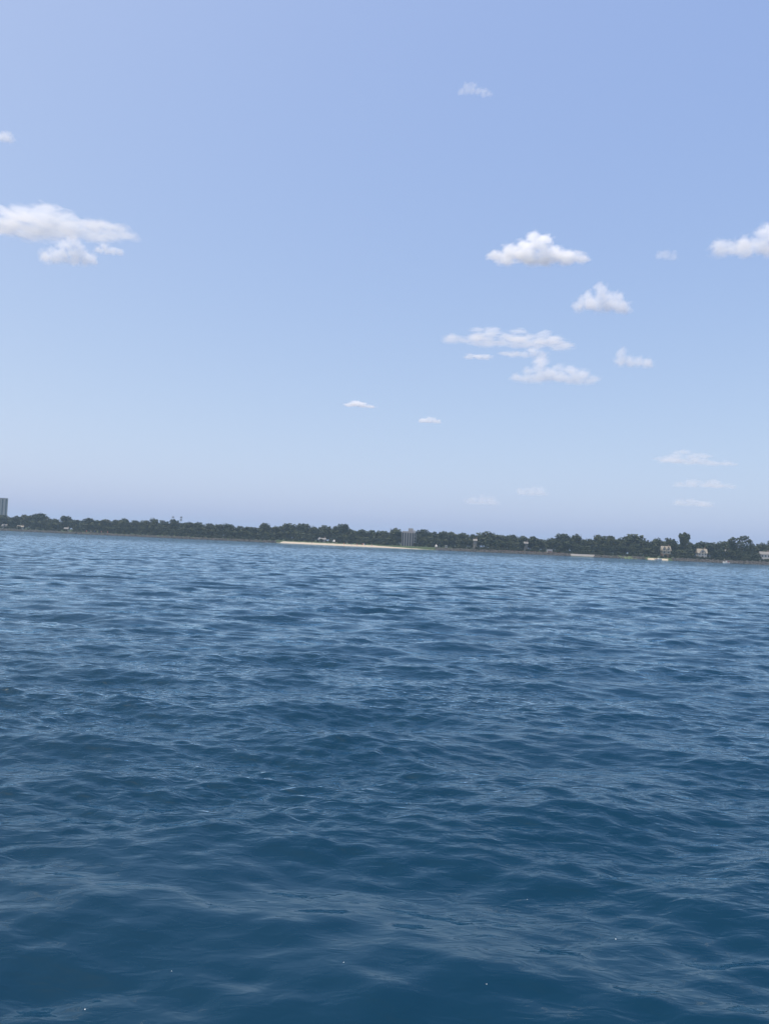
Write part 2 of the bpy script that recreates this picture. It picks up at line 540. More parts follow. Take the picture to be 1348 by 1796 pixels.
def build_ground():
    xs = [-2000 + 40 * i for i in range(31)]
    xs += [-800 + 20 * i for i in range(1, 20)] + [-400 + 4 * i for i in range(200)] + [400 + 20 * i for i in range(20)]
    xs += [800 + 40 * i for i in range(31)]
    ts = [-16, -8, -3, -1, 0, 1, 2, 3, 5, 8, 12, 17, 24, 30, 45, 80, 160, 400, 900, 2000]
    v, f = [], []
    for x in xs:
        sx = sand_extent(px_of(x)) if abs(x) < 350 else 0
        for t in ts:
            z = land_z(t)
            if sx > 0 and t < sx: z = min(z, t * 1.35 / 24 - 0.35)
            z += (0.12 * math.sin(x * 0.31 + t) + 0.08 * math.sin(x * 0.83)) if t > 1 and sx == 0 else 0
            v.append((x, shore_y(x) + t, z))
    n = len(ts)
    for i in range(len(xs) - 1):
        for j in range(n - 1):
            a = i * n + j
            f.append((a, a + n, a + n + 1, a + 1))
    o = mesh_obj('ground', v, f, M['grass'], smooth=True)
    tag(o, 'low grassy land behind the far shoreline', kind='structure')

def build_beach():
    v, f = [], []
    cols, ts = [], [-6, -3, -1, 0, 1, 2.5, 5, 8, 12, 16, 20, 24]
    px = 484.0
    while px <= 790: cols.append(px); px += 2.5
    rng = random.Random(4)
    for px in cols:
        p0 = at_px(px, 0)
        e = max(3.0, sand_extent(px)) + rng.uniform(-.6, .6)
        for t in ts:
            tt = t * (e / 24 if t > 0 else 1)
            z = tt * 1.4 / 24 if tt >= 0 else tt * 0.10
            if t == 24: z -= 0.5
            z += 0.05 * math.sin(px * 0.35 + tt * 0.6) if 0 < tt else 0
            v.append((p0.x, p0.y + tt, z))
    n = len(ts)
    for i in range(len(cols) - 1):
        for j in range(n - 1):
            a = i * n + j
            f.append((a, a + n, a + n + 1, a + 1))
    b = mesh_obj('beach', v, f, M['sand'], smooth=True)
    tag(b, 'pale sand beach below the trees on the far shore', kind='structure')
    # small sandy landing further along
    v, f = [], []
    for k, px in enumerate(range(1134, 1172, 2)):
        p0 = at_px(px, 0)
        w = 1.7 * math.sin(math.pi * (k + 0.6) / 19)
        for t, z in ((-3, -.5), (0, .06), (w * .5, .45), (w, .95), (w + 1, .5)):
            v.append((p0.x, p0.y + t - 1.0, z))
    for i in range(len(v) // 5 - 1):
        for j in range(4):
            a = i * 5 + j; f.append((a, a + 5, a + 6, a + 1))
    tag(mesh_obj('beach', v, f, M['sand'], smooth=True), 'tiny strip of tan sand below the brown and cream house', kind='structure')

def build_rocks():
    rng = random.Random(5)
    ico = bmesh.new(); bmesh.ops.create_icosphere(ico, subdivisions=1, radius=1.0)
    bv = [v.co.copy() for v in ico.verts]; bf = [tuple(w.index for w in fc.verts) for fc in ico.faces]; ico.free()
    for (a, b, dens, top, lab) in ((-160, 483, 6.0, 0.8, 'grey broken rocks along the waterline between the tower and the beach'),
                              (764, 1002, 6.5, 1.05, 'grey and tan rocks along the waterline beyond the beach'),
                              (1040, 1132, 4.0, 0.9, 'low rocks at the waterline under the big dark trees'),
                              (1180, 1520, 6.0, 1.15, 'rocks along the waterline below the lakefront houses')):
        v, f = [], []
        for _ in range(int((b - a) * dens)):
            px = rng.uniform(a, b); t = rng.uniform(-1.2, 3.6)
            x = X_OF(px); y = shore_y(x) + t
            s = rng.uniform(0.3, 0.75) * (1.25 if rng.random() < .15 else 1)
            z = max(-0.1, min(top, t * 0.5)) + rng.uniform(-.15, .2)
            rot = Matrix.Rotation(rng.uniform(0, 6.28), 3, (rng.random(), rng.random(), rng.random() + .1))
            base = len(v)
            sx, sy, sz = s * rng.uniform(.8, 1.5), s * rng.uniform(.7, 1.2), s * rng.uniform(.5, .9)
            for c in bv:
                q = rot @ Vector((c.x * sx, c.y * sy, c.z * sz)) * rng.uniform(.85, 1.12)
                v.append((x + q.x, y + q.y, z + q.z))
            f += [tuple(base + i for i in t3) for t3 in bf]
        o = mesh_obj('shore_rocks', v, f, M['rock'])
        tag(o, lab, 'rocks', kind='stuff')

_xs = {}
def X_OF(px):
    a = math.floor(px / 4) * 4
    for q in (a, a + 4):
        if q not in _xs: _xs[q] = at_px(q, 0).x
    return _xs[a] + (_xs[a + 4] - _xs[a]) * (px - a) / 4

build_ground(); build_beach(); build_rocks()

def wall_along(name, px0, px1, t, z0, z1, th, mat, label, cat):
    v, f = [], []
    n = max(2, int((px1 - px0) / 4))
    for i in range(n + 1):
        x = X_OF(px0 + (px1 - px0) * i / n); y = shore_y(x) + t
        v += [(x, y, z0), (x, y + th, z0), (x, y + th, z1), (x, y, z1)]
    for i in range(n):
        a = i * 4
        for j in range(4):
            k = (j + 1) % 4
            f.append((a + j, a + k, a + 4 + k, a + 4 + j))
    f.append((0, 3, 2, 1)); e = n * 4; f.append((e, e + 1, e + 2, e + 3))
    o = mesh_obj(name, v, f, mat)
    tag(o, label, cat)
    return o
wall_along('seawall', 1001, 1042, 0.4, -0.5, 1.45, 3.0, M['concrete'], 'pale concrete seawall standing in the water right of the white hut', 'seawall')
wall_along('retaining_wall', 878, 992, 3.8, 0.3, 1.75, 0.5, M['brown_wall'], 'low red-brown stone wall behind the rocks left of the white hut', 'wall')
# grass bank, a lighter green than the land behind, at the water's edge
def bank():
    v, f = [], []
    for k, px in enumerate(range(1084, 1122, 2)):
        x = X_OF(px); w = math.sin(math.pi * (k + .5) / 19)
        for t, z in ((-1.5, -.2), (-.6, .35 * w), (1, .95 * w), (3.5, 1.5), (4, 1.1)):
            v.append((x, shore_y(x) + t, z))
    for i in range(len(v) // 5 - 1):
        for j in range(4):
            a = i * 5 + j; f.append((a, a + 5, a + 6, a + 1))
    tag(mesh_obj('lawn', v, f, plain('mown_lawn', (0.09, 0.13, 0.05), .9, .25, .4), smooth=True), 'small light green grass bank at the waterline', kind='structure')
bank()

# ------------------------------------------------------------------ trees
def leaf_mat():
    m, n, l, p = new_mat('tree_leaves')
    oi = n.new('ShaderNodeObjectInfo')
    geo = n.new('ShaderNodeNewGeometry')
    nz = n.new('ShaderNodeTexNoise'); nz.inputs['Scale'].default_value = 0.35; nz.inputs['Detail'].default_value = 3
    l.new(geo.outputs['Position'], nz.inputs['Vector'])
    ad = n.new('ShaderNodeMath'); ad.operation = 'MULTIPLY_ADD'; ad.inputs[1].default_value = 0.75
    l.new(oi.outputs['Random'], ad.inputs[0]); l.new(nz.outputs['Fac'], ad.inputs[2])
    cr = n.new('ShaderNodeValToRGB')
    e = cr.color_ramp.elements
    e[0].position = 0.3; e[0].color = (0.010, 0.018, 0.009, 1)
    e[1].position = 1.0; e[1].color = (0.034, 0.042, 0.016, 1)
    m2 = e.new(0.65); m2.color = (0.019, 0.029, 0.012, 1)
    l.new(ad.outputs[0], cr.inputs[0])
    l.new(cr.outputs[0], p.inputs['Base Color'])
    p.inputs['Roughness'].default_value = 0.7
    p.inputs['Specular IOR Level'].default_value = 0.2
    return m
M['leaf'] = leaf_mat()
M['bark'] = plain('tree_bark', (0.07, 0.055, 0.045), .9, .3, 2.0)

def crown_mesh(seed, lobes, n=850, size=(0.035, 0.075)):
    rng = random.Random(seed)
    v, f = [], []
    tot = sum(r * r for *_, r in lobes)
    for cx, cy_, cz, r in lobes:
        for _ in range(int(n * r * r / tot) + 1):
            d = Vector((rng.gauss(0, 1), rng.gauss(0, 1), rng.gauss(0, 1) + 0.25)).normalized()
            q = r * (rng.uniform(0.6, 1.06) if rng.random() < .75 else rng.uniform(0.2, 0.7))
            c = Vector((cx, cy_, cz)) + Vector((d.x * q, d.y * q, d.z * q))
            if c.z < 0.02: continue
            nrm = (d + Vector((rng.gauss(0, .45), rng.gauss(0, .45), rng.gauss(0, .45)))).normalized()
            a = nrm.orthogonal().normalized(); b = nrm.cross(a)
            th = rng.uniform(0, 6.28)
            a, b = a * math.cos(th) + b * math.sin(th), b * math.cos(th) - a * math.sin(th)
            s = rng.uniform(*size)
            i = len(v)
            # a folded sprig of leaves
            v += [tuple(c - a * s), tuple(c - b * s * .7 + nrm * s * .3), tuple(c + a * s), tuple(c + b * s * .75 + nrm * s * .25)]
            f += [(i, i + 1, i + 2), (i, i + 2, i + 3)]
    me = bpy.data.meshes.new('crown')
    me.from_pydata(v, [], f); me.update()
    me.materials.append(M['leaf'])
    return me

def trunk_mesh(seed, top=0.6):
    rng = random.Random(seed)
    b = MB().tube((0, 0, -0.03), (0.01, 0, top * .45), 0.032, 0.024).tube((0.01, 0, top * .45), (0.0, 0.01, top), 0.024, 0.010)
    for k in range(4):
        a = k * 1.57 + rng.uniform(-.4, .4); z = top * rng.uniform(.4, .75)
        b.tube((0.005, 0, z), (0.22 * math.cos(a), 0.22 * math.sin(a), z + 0.22), 0.014, 0.005, 5)
    me = bpy.data.meshes.new('trunk'); me.from_pydata(b.v, [], b.f); me.update(); me.materials.append(M['bark'])
    return me

def dome_lobes(seed, k=13, low=0.16, flat=1.0):
    rng = random.Random(seed); L = []
    for i in range(k):
        a = rng.uniform(0, 6.28); h = rng.random() ** 0.8
        rad = 0.36 * math.sqrt(max(0.0, 1 - (h * 0.92) ** 2.4)) * rng.uniform(.55, 1.0)
        r = rng.uniform(.13, .21)
        z = low + 0.1 + (0.80 - low) * h * flat
        L.append((rad * math.cos(a), rad * math.sin(a), z, r))
    L += [(0, 0, 0.82 * flat, .18), (0, 0, 0.5, .3), (0.12, 0.05, .66, .22), (-.14, -.02, .6, .24), (0, 0, .28, .26)]
    return L

CROWNS = [crown_mesh(100 + i, dome_lobes(200 + i, 12 + i % 5, .12 + .03 * (i % 3)), 900) for i in range(9)]
SHRUBS = [crown_mesh(300 + i, dome_lobes(340 + i, 10, .05), 620, (0.05, 0.10)) for i in range(4)]
TRUNKS = [trunk_mesh(400 + i) for i in range(3)]
VASE = crown_mesh(500, [(-.22, 0, .80, .16), (.2, .05, .82, .17), (0, 0, .86, .16), (-.12, .1, .70, .17), (.12, -.1, .70, .17), (-.30, .05, .88, .11), (.32, 0, .86, .11),
                        (.05, .1, .90, .12), (0, 0, .60, .13), (.02, 0, .50, .09), (0, 0, .2, .16), (.1, 0, .1, .16), (-.12, .02, .15, .18)], 1100)
BIG = crown_mesh(501, [(-.34, 0, .70, .14), (-.26, 0, .80, .11), (-.38, 0, .5, .14), (-.2, .1, .6, .17), (.05, 0, .90, .10), (-.02, .1, .80, .12), (.16, 0, .84, .13), (.30, .05, .72, .14),
                       (.36, -.05, .55, .13), (.25, 0, .5, .17), (.02, 0, .58, .17), (0, .1, .4, .2), (-.22, 0, .34, .18), (.22, 0, .32, .17), (.04, 0, .2, .2), (-.2, 0, .14, .16), (.3, 0, .14, .14)], 1600, (0.022, 0.05))

n_tree = [0]
def tree(px, t, w, h, label, group, crown=None, trunk=None, name='tree', lean=0.0):
    i = n_tree[0]; n_tree[0] += 1
    rng = random.Random(900 + i)
    x = X_OF(px)
    d = ray(px, horizon_y(px)); k = d.x / d.y
    y = shore_y(x) + t; x = k * y
    y = shore_y(x) + t; x = k * y
    root = empty(name, (x, y, land_z(t) - 0.05), rng.uniform(0, 6.28) if crown is None else 0.0)
    root.scale = (w, w, h)
    tr = bpy.data.objects.new('trunk', trunk or TRUNKS[i % 3]); COL.objects.link(tr); tr.parent = root
    cr = bpy.data.objects.new('crown', crown or CROWNS[(i * 5 + i // 9) % 9]); COL.objects.link(cr); cr.parent = root
    tag(root, label, 'tree', group)
    return root

def seg(px):
    for a, s in ((302, 'between tower and floodlight masts'), (483, 'between masts and beach'), (703, 'behind the sand beach'),
                 (1000, 'between block and seawall'), (1160, 'right of the pale seawall')):
        if px < a: return s
    return 'among the lakefront houses'

ORD = ('first second third fourth fifth sixth seventh eighth ninth tenth eleventh twelfth thirteenth fourteenth fifteenth sixteenth seventeenth eighteenth nineteenth '
       'twentieth twenty-first twenty-second twenty-third twenty-fourth twenty-fifth twenty-sixth twenty-seventh twenty-eighth twenty-ninth thirtieth').split()
_cnt = {}
def nth(kind, px):
    """which one of its kind, counted from the left within its stretch of shore"""
    k = (kind, seg(px)); _cnt[k] = _cnt.get(k, 0) + 1
    return ORD[min(_cnt[k], len(ORD)) - 1] + ' from the left ' + seg(px)

SKYLINE = [  # left px, right px, top px, label of the ones that stand out
 (-60,-30,905,0),(-34,-4,904,0),(-6,18,903,0),(20,35,904.6,0),(35,52,904,0),
 (53,79,900.5,'round domed tree standing highest just right of the left edge tower'),
 (77,90,908,0),(86,105,911,0),(105,124,906,'small round tree top rising second after the tower dome'),(124,145,911.5,0),
 (144,172,909,'wide low domed tree midway between tower and floodlight masts'),(172,192,912,0),(190,210,912.5,0),
 (207,226,908.8,'rounded tree top, third bump rising between tower and floodlight masts'),
 (226,246,914,0),(244,263,913.6,0),(261,277,910.8,'flat-topped tree bump left of the floodlight masts'),(276,298,914,0),
 (297,314,912.4,'round tree top directly under the left floodlight mast'),(316,338,916,0),(336,360,915.6,0),(358,375,919.5,0),(373,390,920.5,0),(387,409,919.8,'tree with raised edge where the treeline steps down right of the masts'),
 (407,432,923.5,0),(428,453,924,0),(454,473,917.8,'dark round tree top poking up left of the beach'),(471,499,922.6,0),
 (493,520,920,'broad tree forming the left half of the high dome over the beach end'),(516,543,919.6,'broad tree forming the right half of the high dome over the beach end'),
 (540,559,925,0),(560,582,922.8,0),(586,609,918.6,'tall dark round tree rising highest behind the middle of the beach'),(604,625,928,0),
 (622,642,930,0),(638,660,930.5,0),(656,681,932,0),(680,707,928.6,'round tree pressed against the left side of the mid-rise block'),
 (724,738,931,0),(734,754,928.4,'round tree pressed against the right side of the mid-rise block'),
 (752,770,933,0),(765,784,933.4,0),(781,803,934,0),(800,822,934.4,0),(820,836,938.6,0),
 (834,866,933.6,'big domed tree standing highest right of the mid-rise block'),(866,888,938,0),(884,907,938.4,0),(904,926,941.5,0),(922,946,942,0),(942,960,945.4,0),(957,976,945.4,0),
 (971,997,937.6,'dark upright tree behind the white hut'),(997,1020,939.6,'pointed-topped dark tree left of the seawall end'),(1019,1041,945.6,0),
 (1039,1060,940,'left half of the wide dark crown standing over the seawall end'),(1054,1076,940.6,'right half of the wide dark crown standing over the seawall end'),(1074,1094,945,0),
 (1092,1128,940,'massive dark domed tree over the light green bank'),(1125,1140,950,0),(1139,1163,946.4,0),(1160,1187,945.6,'domed tree rising behind the brown and cream house'),
 (1184,1203,953,0),(1203,1217,952,0),(1215,1245,949.6,'dark domed tree rising behind the white gabled house'),(1243,1258,953.6,0),(1256,1275,951,0),
 (1321,1345,955,0),(1342,1366,951,0),(1364,1392,953,0),(1388,1420,956,0),(1418,1450,955,0),
]
def top_at(px):
    b = None
    for a, c, y, *_ in SKYLINE:
        if a - 4 <= px <= c + 4: b = y if b is None else max(b, y)
    return b if b is not None else 905 + 0.0442 * px

rngT = random.Random(21)
def spec(px, ytop, t):
    x = X_OF(px); y = shore_y(x) + t
    return z_at(px, ytop, y) - land_z(t), y / F_PX
for a, c, yt, lab in SKYLINE:
    px = (a + c) / 2
    t = rngT.uniform(24, 36) + (14 if 478 < px < 800 else 0)
    h, mpp = spec(px, yt, t)
    w = (c - a) * mpp * 1.55
    tree(px, t, w, h * 1.02, lab or 'leafy skyline tree of even height, ' + nth('skyline', px), 'skyline trees ' + seg(px))
# the two most striking trees
h, mpp = spec(1198.5, 935.0, 22)
tree(1198.5, 22, 24 * mpp, h, 'tall narrow vase-shaped tree standing clear above the treeline by the lakefront houses', 'skyline trees among the lakefront houses', VASE, trunk_mesh(410, .8))
h, mpp = spec(1297, 938.2, 20)
tree(1297.5, 20, 52 * mpp, h, 'largest tree, spreading broken crown near the right edge', 'skyline trees among the lakefront houses', BIG, trunk_mesh(411, .7))
# trees behind, closing the wood
px = -120.0
while px < 1470:
    t = rngT.uniform(48, 80) + (10 if 478 < px < 800 else 0)
    h, mpp = spec(px, top_at(px) + rngT.uniform(1.2, 4.5), t)
    if not 700 < px < 730:
        tree(px, t, rngT.uniform(26, 36) * mpp, h, 'tree half hidden behind the skyline trees ' + seg(px), 'back trees ' + seg(px))
    px += rngT.uniform(11, 16)
# lower trees at the front edge of the wood
HOUSE_GAPS = [(1164, 1171), (1226, 1236), (1337, 1349), (704, 724), (958, 969), (4, 12), (32, 39), (113, 119), (560, 569), (829, 837), (917, 926)]
px = -130.0
while px < 1470:
    t = rngT.uniform(10, 18) + (18 if 478 < px < 800 else 0)
    wpx = rngT.uniform(17, 28)
    if not any(a - wpx * .35 < px < b + wpx * .35 for a, b in HOUSE_GAPS):
        hfull, mpp = spec(px, top_at(px), t)
        tree(px, t, wpx * mpp, hfull * rngT.uniform(.48, .74), 'low bushy tree fronting the wood, ' + nth('front', px), 'front trees ' + seg(px), SHRUBS[int(px) % 4])
    px += rngT.uniform(10, 15)
# shrubs along the top of the bank
px = -130.0
while px < 1470:
    t = rngT.uniform(4.5, 7.5) + (20 if 478 < px < 790 else 0)
    if not any(a < px < b for a, b in HOUSE_GAPS if b < 120 or 500 < a < 1000):
        x = X_OF(px); y = shore_y(x) + t
        r_ = empty('shrub', (x, y, land_z(t) - .1), rngT.uniform(0, 6)); s_ = rngT.uniform(2.6, 5.0)
        r_.scale = (s_, s_, rngT.uniform(1.4, 2.8))
        c_ = bpy.data.objects.new('foliage', SHRUBS[int(px) % 4]); COL.objects.link(c_); c_.parent = r_
        tag(r_, 'low dark green shrub on the bank ' + seg(px), 'shrub', 'bank shrubs ' + seg(px))
    px += rngT.uniform(6, 11)

# ------------------------------------------------------------------ buildings
def place(px, t, name):
    x = X_OF(px); d = ray(px, horizon_y(px)); k = d.x / d.y
    for _ in range(4):
        y = shore_y(x) + t; x = k * y
    return empty(name, (x, y, land_z(t) - .02), math.atan2(-x, y) * 0.5), y / F_PX

def window(root, x, z, w, h, y, mat=None, fr=None):
    p = MB().box(x - w/2, x + w/2, y - .04, y + .1, z, z + h).build('window', fr or M['white'], root)
    MB().box(x - w/2 + .1, x + w/2 - .1, y - .06, y, z + .1, z + h - .1).build('pane', M['glass'], p)

def gable_house(px, t, w, wall_h, ridge_h, depth, wall, roof, label, group, cols=3, floors=2, cross=True, lower=None):
    root, mpp = place(px, t, 'house')
    if lower:
        MB().box(-w/2, w/2, 0, depth, -.6, wall_h * .55).build('lower_wall', lower, root)
        MB().box(-w/2 - .05, w/2 + .05, -.05, depth + .05, wall_h * .55, wall_h).build('wall', wall, root)
    else:
        MB().box(-w/2, w/2, 0, depth, -.6, wall_h).build('wall', wall, root)
    o = .45
    r = MB()
    r.v += [(-w/2 - o, -o, wall_h - .1), (w/2 + o, -o, wall_h - .1), (w/2 + o, depth + o, wall_h - .1), (-w/2 - o, depth + o, wall_h - .1), (-w/2 - o, depth/2, ridge_h), (w/2 + o, depth/2, ridge_h)]
    r.f += [(0, 1, 5, 4), (2, 3, 4, 5), (1, 2, 5), (3, 0, 4), (3, 2, 1, 0)]
    rf = r.build('roof', roof, root)
    MB().box(w * .3, w * .3 + .7, depth * .55, depth * .55 + .7, ridge_h - 1.2, ridge_h + .9).build('chimney', M['brick'], rf)
    if cross:   # dormers with their own gables facing the lake
        for sx in ((-.25, .25) if cross == 2 else (0,)):
            c = sx * w; dw = w * (.19 if cross == 2 else .28)
            g = MB().prism([(c - dw, wall_h - .05), (c + dw, wall_h - .05), (c + dw, wall_h + .5), (c, ridge_h - .35), (c - dw, wall_h + .5)], -.15, depth * .45).build('dormer', wall, root)
            MB().prism([(c - dw - .3, wall_h + .35), (c, ridge_h - .3), (c + dw + .3, wall_h + .35), (c + dw + .3, wall_h + .55), (c, ridge_h - .08), (c - dw - .3, wall_h + .55)], -.45, depth * .45).build('dormer_roof', roof, g)
            window(root, c, wall_h + .15, dw * .9, max(.8, (ridge_h - wall_h) * .4), -.16)
    for fl in range(floors):
        z = .9 + fl * (wall_h - .4) / floors
        for k in range(cols):
            x = (k + .5) / cols * w - w/2
            if fl == 0 and k == cols // 2:
                d_ = MB().box(x - .55, x + .55, -.06, .1, 0, 2.1).build('door', M['wood'], root)
                MB().box(x + .35, x + .45, -.12, -.06, 1.0, 1.1).build('handle', M['metal'], d_)
            else:
                window(root, x, z, w / cols * .5, min(1.5, wall_h / floors * .5), -.08 if lower else -.0)
    tag(root, label, 'house', group)
    return root

LH = 'houses along the lakefront'
gable_house(1167.5, 13, 4.8, 4.4, 7.2, 6, M['cream'], M['tanroof'], 'brown brick house with cream gabled upper storey beside the tan sand', LH, 2, 2, 2, M['brick'])
gable_house(1231, 14, 5.0, 3.9, 6.5, 6, M['white'], M['tanroof'], 'white gabled house with pale roof right of the vase-shaped tree', LH, 3, 2, 1)
gable_house(1341.5, 13, 5.4, 4.8, 6.4, 5, M['white'], M['roof'], 'white two-storey house partly cut off at the right edge', LH, 3, 2, 0)
gable_house(1275, 17, 1.9, 5.6, 6.6, 5, M['white'], M['roof'], 'narrow sliver of white house left of the largest tree', LH, 1, 2, 0)
gable_house(8, 9, 3.2, 1.9, 3.3, 4, M['white'], M['roof'], 'small white house below the tower at the left edge', LH, 3, 1, 1)
gable_house(35.5, 8, 3.8, 1.9, 2.9, 4, M['white'], M['tanroof'], 'low white cottage among trees, second from the left edge', LH, 3, 1, 0)
gable_house(116, 9, 2.4, 1.9, 2.9, 3, M['white'], M['roof'], 'small white cottage among trees, third from the left edge', LH, 2, 1, 0)
gable_house(832.5, 20, 1.9, 5.6, 6.8, 5, M['roof'], M['roof'], 'grey house wall showing through a gap left of the big domed tree', LH, 2, 2, 0)
gable_house(921.5, 20, 2.0, 5.2, 6.4, 5, M['roof'], M['roof'], 'grey house half hidden by trees above the red-brown wall', LH, 2, 2, 0)
gable_house(564.5, 28, 4.6, 2.0, 3.0, 4, M['white'], M['roof'], 'low white beach house behind the middle of the sand', LH, 3, 1, 0)

# white flat-roofed hut
root, mpp = place(963.5, 5, 'hut')
MB().box(-1.6, 1.6, 0, 3, -.3, 2.3).build('wall', M['white'], root)
MB().box(-1.9, 1.9, -.4, 3.3, 2.3, 2.5).build('roof', M['roof'], root)
MB().box(-1.2, 1.2, -.05, .1, .5, 1.15).build('shutter', M['brown_wall'], root)
tag(root, 'small white flat-roofed hut with dark band on the shore', 'hut')

# pointed canopy and kiosk by the far end of the sand
for px, t, lab in ((764.5, 9, 'small white pointed canopy at the thin end of the beach'), (585.5, 25, 'small white pointed canopy beside the low beach house')):
    root, mpp = place(px, t, 'canopy')
    for sx in (-.7, .7):
        for sy in (0, 1.4):
            MB().tube((sx, sy, 0), (sx, sy, 1.3), .03, .03, 5).build('pole', M['metal'], root)
    c = MB(); c.v = [(-.85, -.15, 1.1), (.85, -.15, 1.1), (.85, 1.55, 1.1), (-.85, 1.55, 1.1), (0, .7, 2.4), (-.85, -.15, .55), (.85, -.15, .55), (.85, 1.55, .55), (-.85, 1.55, .55)]
    c.f = [(0,1,4),(1,2,4),(2,3,4),(3,0,4),(5,6,1,0),(6,7,2,1),(7,8,3,2),(8,5,0,3)]
    c.build('cover', M['white'], root)
    tag(root, lab, 'canopy', 'white beach canopies')
root, mpp = place(782, 7, 'kiosk')
MB().box(-.7, .7, 0, 1.4, -.2, 1.6).build('wall', M['white'], root)
MB().prism([(-.95, 1.6), (.95, 1.6), (0, 2.1)], -.25, 1.65).build('roof', M['greywall'], root)
MB().box(-.45, .45, -.04, .05, .8, 1.3).build('hatch', M['glass'], root)
tag(root, 'tiny white kiosk on the grass right of the pointed canopy', 'kiosk')

def slab_block(px0, px1, ytop, t, name, label, piers, floors, pier_mat, depth, pent=True, wing=None, pf=.17):
    pc = (px0 + px1) / 2
    root, mpp = place(pc, t, name)
    w = (px1 - px0) * mpp
    H = z_at(pc, ytop, root.location.y) - root.location.z
    root.rotation_euler.z = math.atan2(-root.location.x, root.location.y)
    MB().box(-w/2 + .3, w/2 - .3, .5, depth, -.5, H - .6).build('glass_wall', M['glass'], root)
    MB().box(-w/2, -w/2 + .28, .5, depth, -.5, H).build('side_wall', pier_mat, root)
    MB().box(w/2 - .28, w/2, .5, depth, -.5, H).build('side_wall', pier_mat, root)
    MB().box(-w/2 + .28, w/2 - .28, .2, depth - .01, H - .6, H + .5).build('roof', pier_mat, root)
    for k in range(piers + 1):
        x = -w/2 + w * k / piers
        pw = w / piers * pf
        MB().box(max(-w/2, x - pw), min(w/2, x + pw), 0, .499, -.5, H + .25).build('pier', pier_mat, root)
    for fl in range(1, floors):
        z = H * fl / floors
        MB().box(-w/2 + .3, w/2 - .3, .42, .495, z - .16, z + .16).build('spandrel', M['glass'], root)
    if pent:
        MB().box(w * .02, w * .42, 2, depth * .6, H + .5, H + 2.6).build('penthouse', M['tower'], root)
        MB().box(w * .46, w * .58 if wing else w * .49, 2.5, depth * .5, H - .3, H + 1.5).build('lift_housing', M['white'], root)
    if wing:
        MB().box(w/2 + .01, w/2 + wing * mpp, 2.0, depth, -.5, H - .9).build('wing', M['roof'], root)
        for fl in range(floors):
            z = (H - 1) * (fl + .35) / floors
            for k in range(3):
                x = w/2 + wing * mpp * (k + .6) / 3.4
                window(root, x, z, .9, 1.2, 1.97, fr=M['greywall'])
    tag(root, label, 'building')
    return root
slab_block(703.5, 725, 933, 27, 'mid_rise_block', 'grey mid-rise block with tall pale piers and dark glass behind the beach', 5, 4, M['tower'], 14, True, 4)
slab_block(-36, 9.0, 873, 330, 'residential_tower', 'tall pinkish grey apartment tower cut by the left edge', 8, 15, M['tower'], 22, False, pf=.3)

# ------------------------------------------------------------------ floodlight masts
for px, ys, lab in ((302, (907.2,), 'thin floodlight mast with one lamp head above the trees'), (316.2, (907.6, 911.8), 'thin floodlight mast with two lamp heads above the trees')):
    root, mpp = place(px, 95, 'floodlight_mast')
    zs = [z_at(px, y, root.location.y) - root.location.z for y in ys]
    MB().tube((0, 0, -.3), (0, 0, max(zs) + 1.3), .2, .10, 8).build('pole', M['metal'], root)
    for z in zs:
        f = MB().box(-.85, .85, -.12, .12, z - .12, z + .12).build('cross_arm', M['metal'], root)
        for k in range(3):
            for j in (0, 1):
                x = -.6 + .6 * k
                l_ = MB().prism([(x - .26, z - .62 + j * .72), (x + .26, z - .62 + j * .72), (x + .2, z - .1 + j * .72), (x - .2, z - .1 + j * .72)], -.5, -.125).build('lamp_head', M['metal'], root)
                MB().box(x - .2, x + .2, -.54, -.502, z - .55 + j * .72, z - .17 + j * .72).build('lens', M['lamp_off'], l_)
    tag(root, lab, 'floodlight', 'floodlight masts')

# ------------------------------------------------------------------ boats
def motorboat(px, t, L, rz, label, stripe):
    root, mpp = place(px, t, 'motorboat')
    root.location.z = 0.0; root.rotation_euler.z = rz
    secs = []
    for s, bw, keel, sheer in ((0, .42, -.25, .55), (.25, .5, -.28, .58), (.55, .46, -.25, .68), (.8, .28, -.12, .82), (1.0, .02, .45, 1.0)):
        x = (s - .5) * L; b = bw * L * .38
        secs.append([(x, -b, sheer), (x, -b * .85, .1), (x, 0, keel), (x, b * .85, .1), (x, b, sheer)])
    m = MB()
    for q in secs: m.v += q
    for i in range(4):
        for j in range(4):
            a = i * 5 + j; m.f.append((a, a + 5, a + 6, a + 1))
    m.f.append((0, 1, 2, 3, 4))
    hull = m.build('hull', M['gelcoat'], root)
    d = MB()
    for i in range(5): d.v += [(secs[i][0][0], secs[i][0][1] * .97, secs[i][0][2] - .06), (secs[i][4][0], secs[i][4][1] * .97, secs[i][4][2] - .06)]
    for i in range(4): d.f.append((i * 2, i * 2 + 2, i * 2 + 3, i * 2 + 1))
    d.build('deck', M['gelcoat'], root)
    b = .3 * L * .38
    c = MB(); c.prism([(-.08 * L, .6), (.18 * L, .66), (.10 * L, 1.25), (-.06 * L, 1.3)], -b, b); c.build('cabin', M['gelcoat'], root)
    MB().prism([(.115 * L, 1.21), (.178 * L, .78), (.192 * L, .78), (.13 * L, 1.21)], -b * .9, b * .9).build('windshield', M['glass'], root)
    MB().box(-.3 * L, -.2 * L, -b * .8, b * .8, .5, .85).build('seat', stripe, root)
    MB().box(-.56 * L, -.505 * L, -.16, .16, .1, .9).build('outboard_motor', M['wood'], root)
    tag(root, label, 'boat', 'motorboats by the shore')
motorboat(1154, -7, 4.6, 0.25, 'white motorboat floating in front of the tan sand', M['brown_wall'])
motorboat(1273, -7, 3.9, 2.9, 'white motorboat with red seat below the largest tree', M['red'])

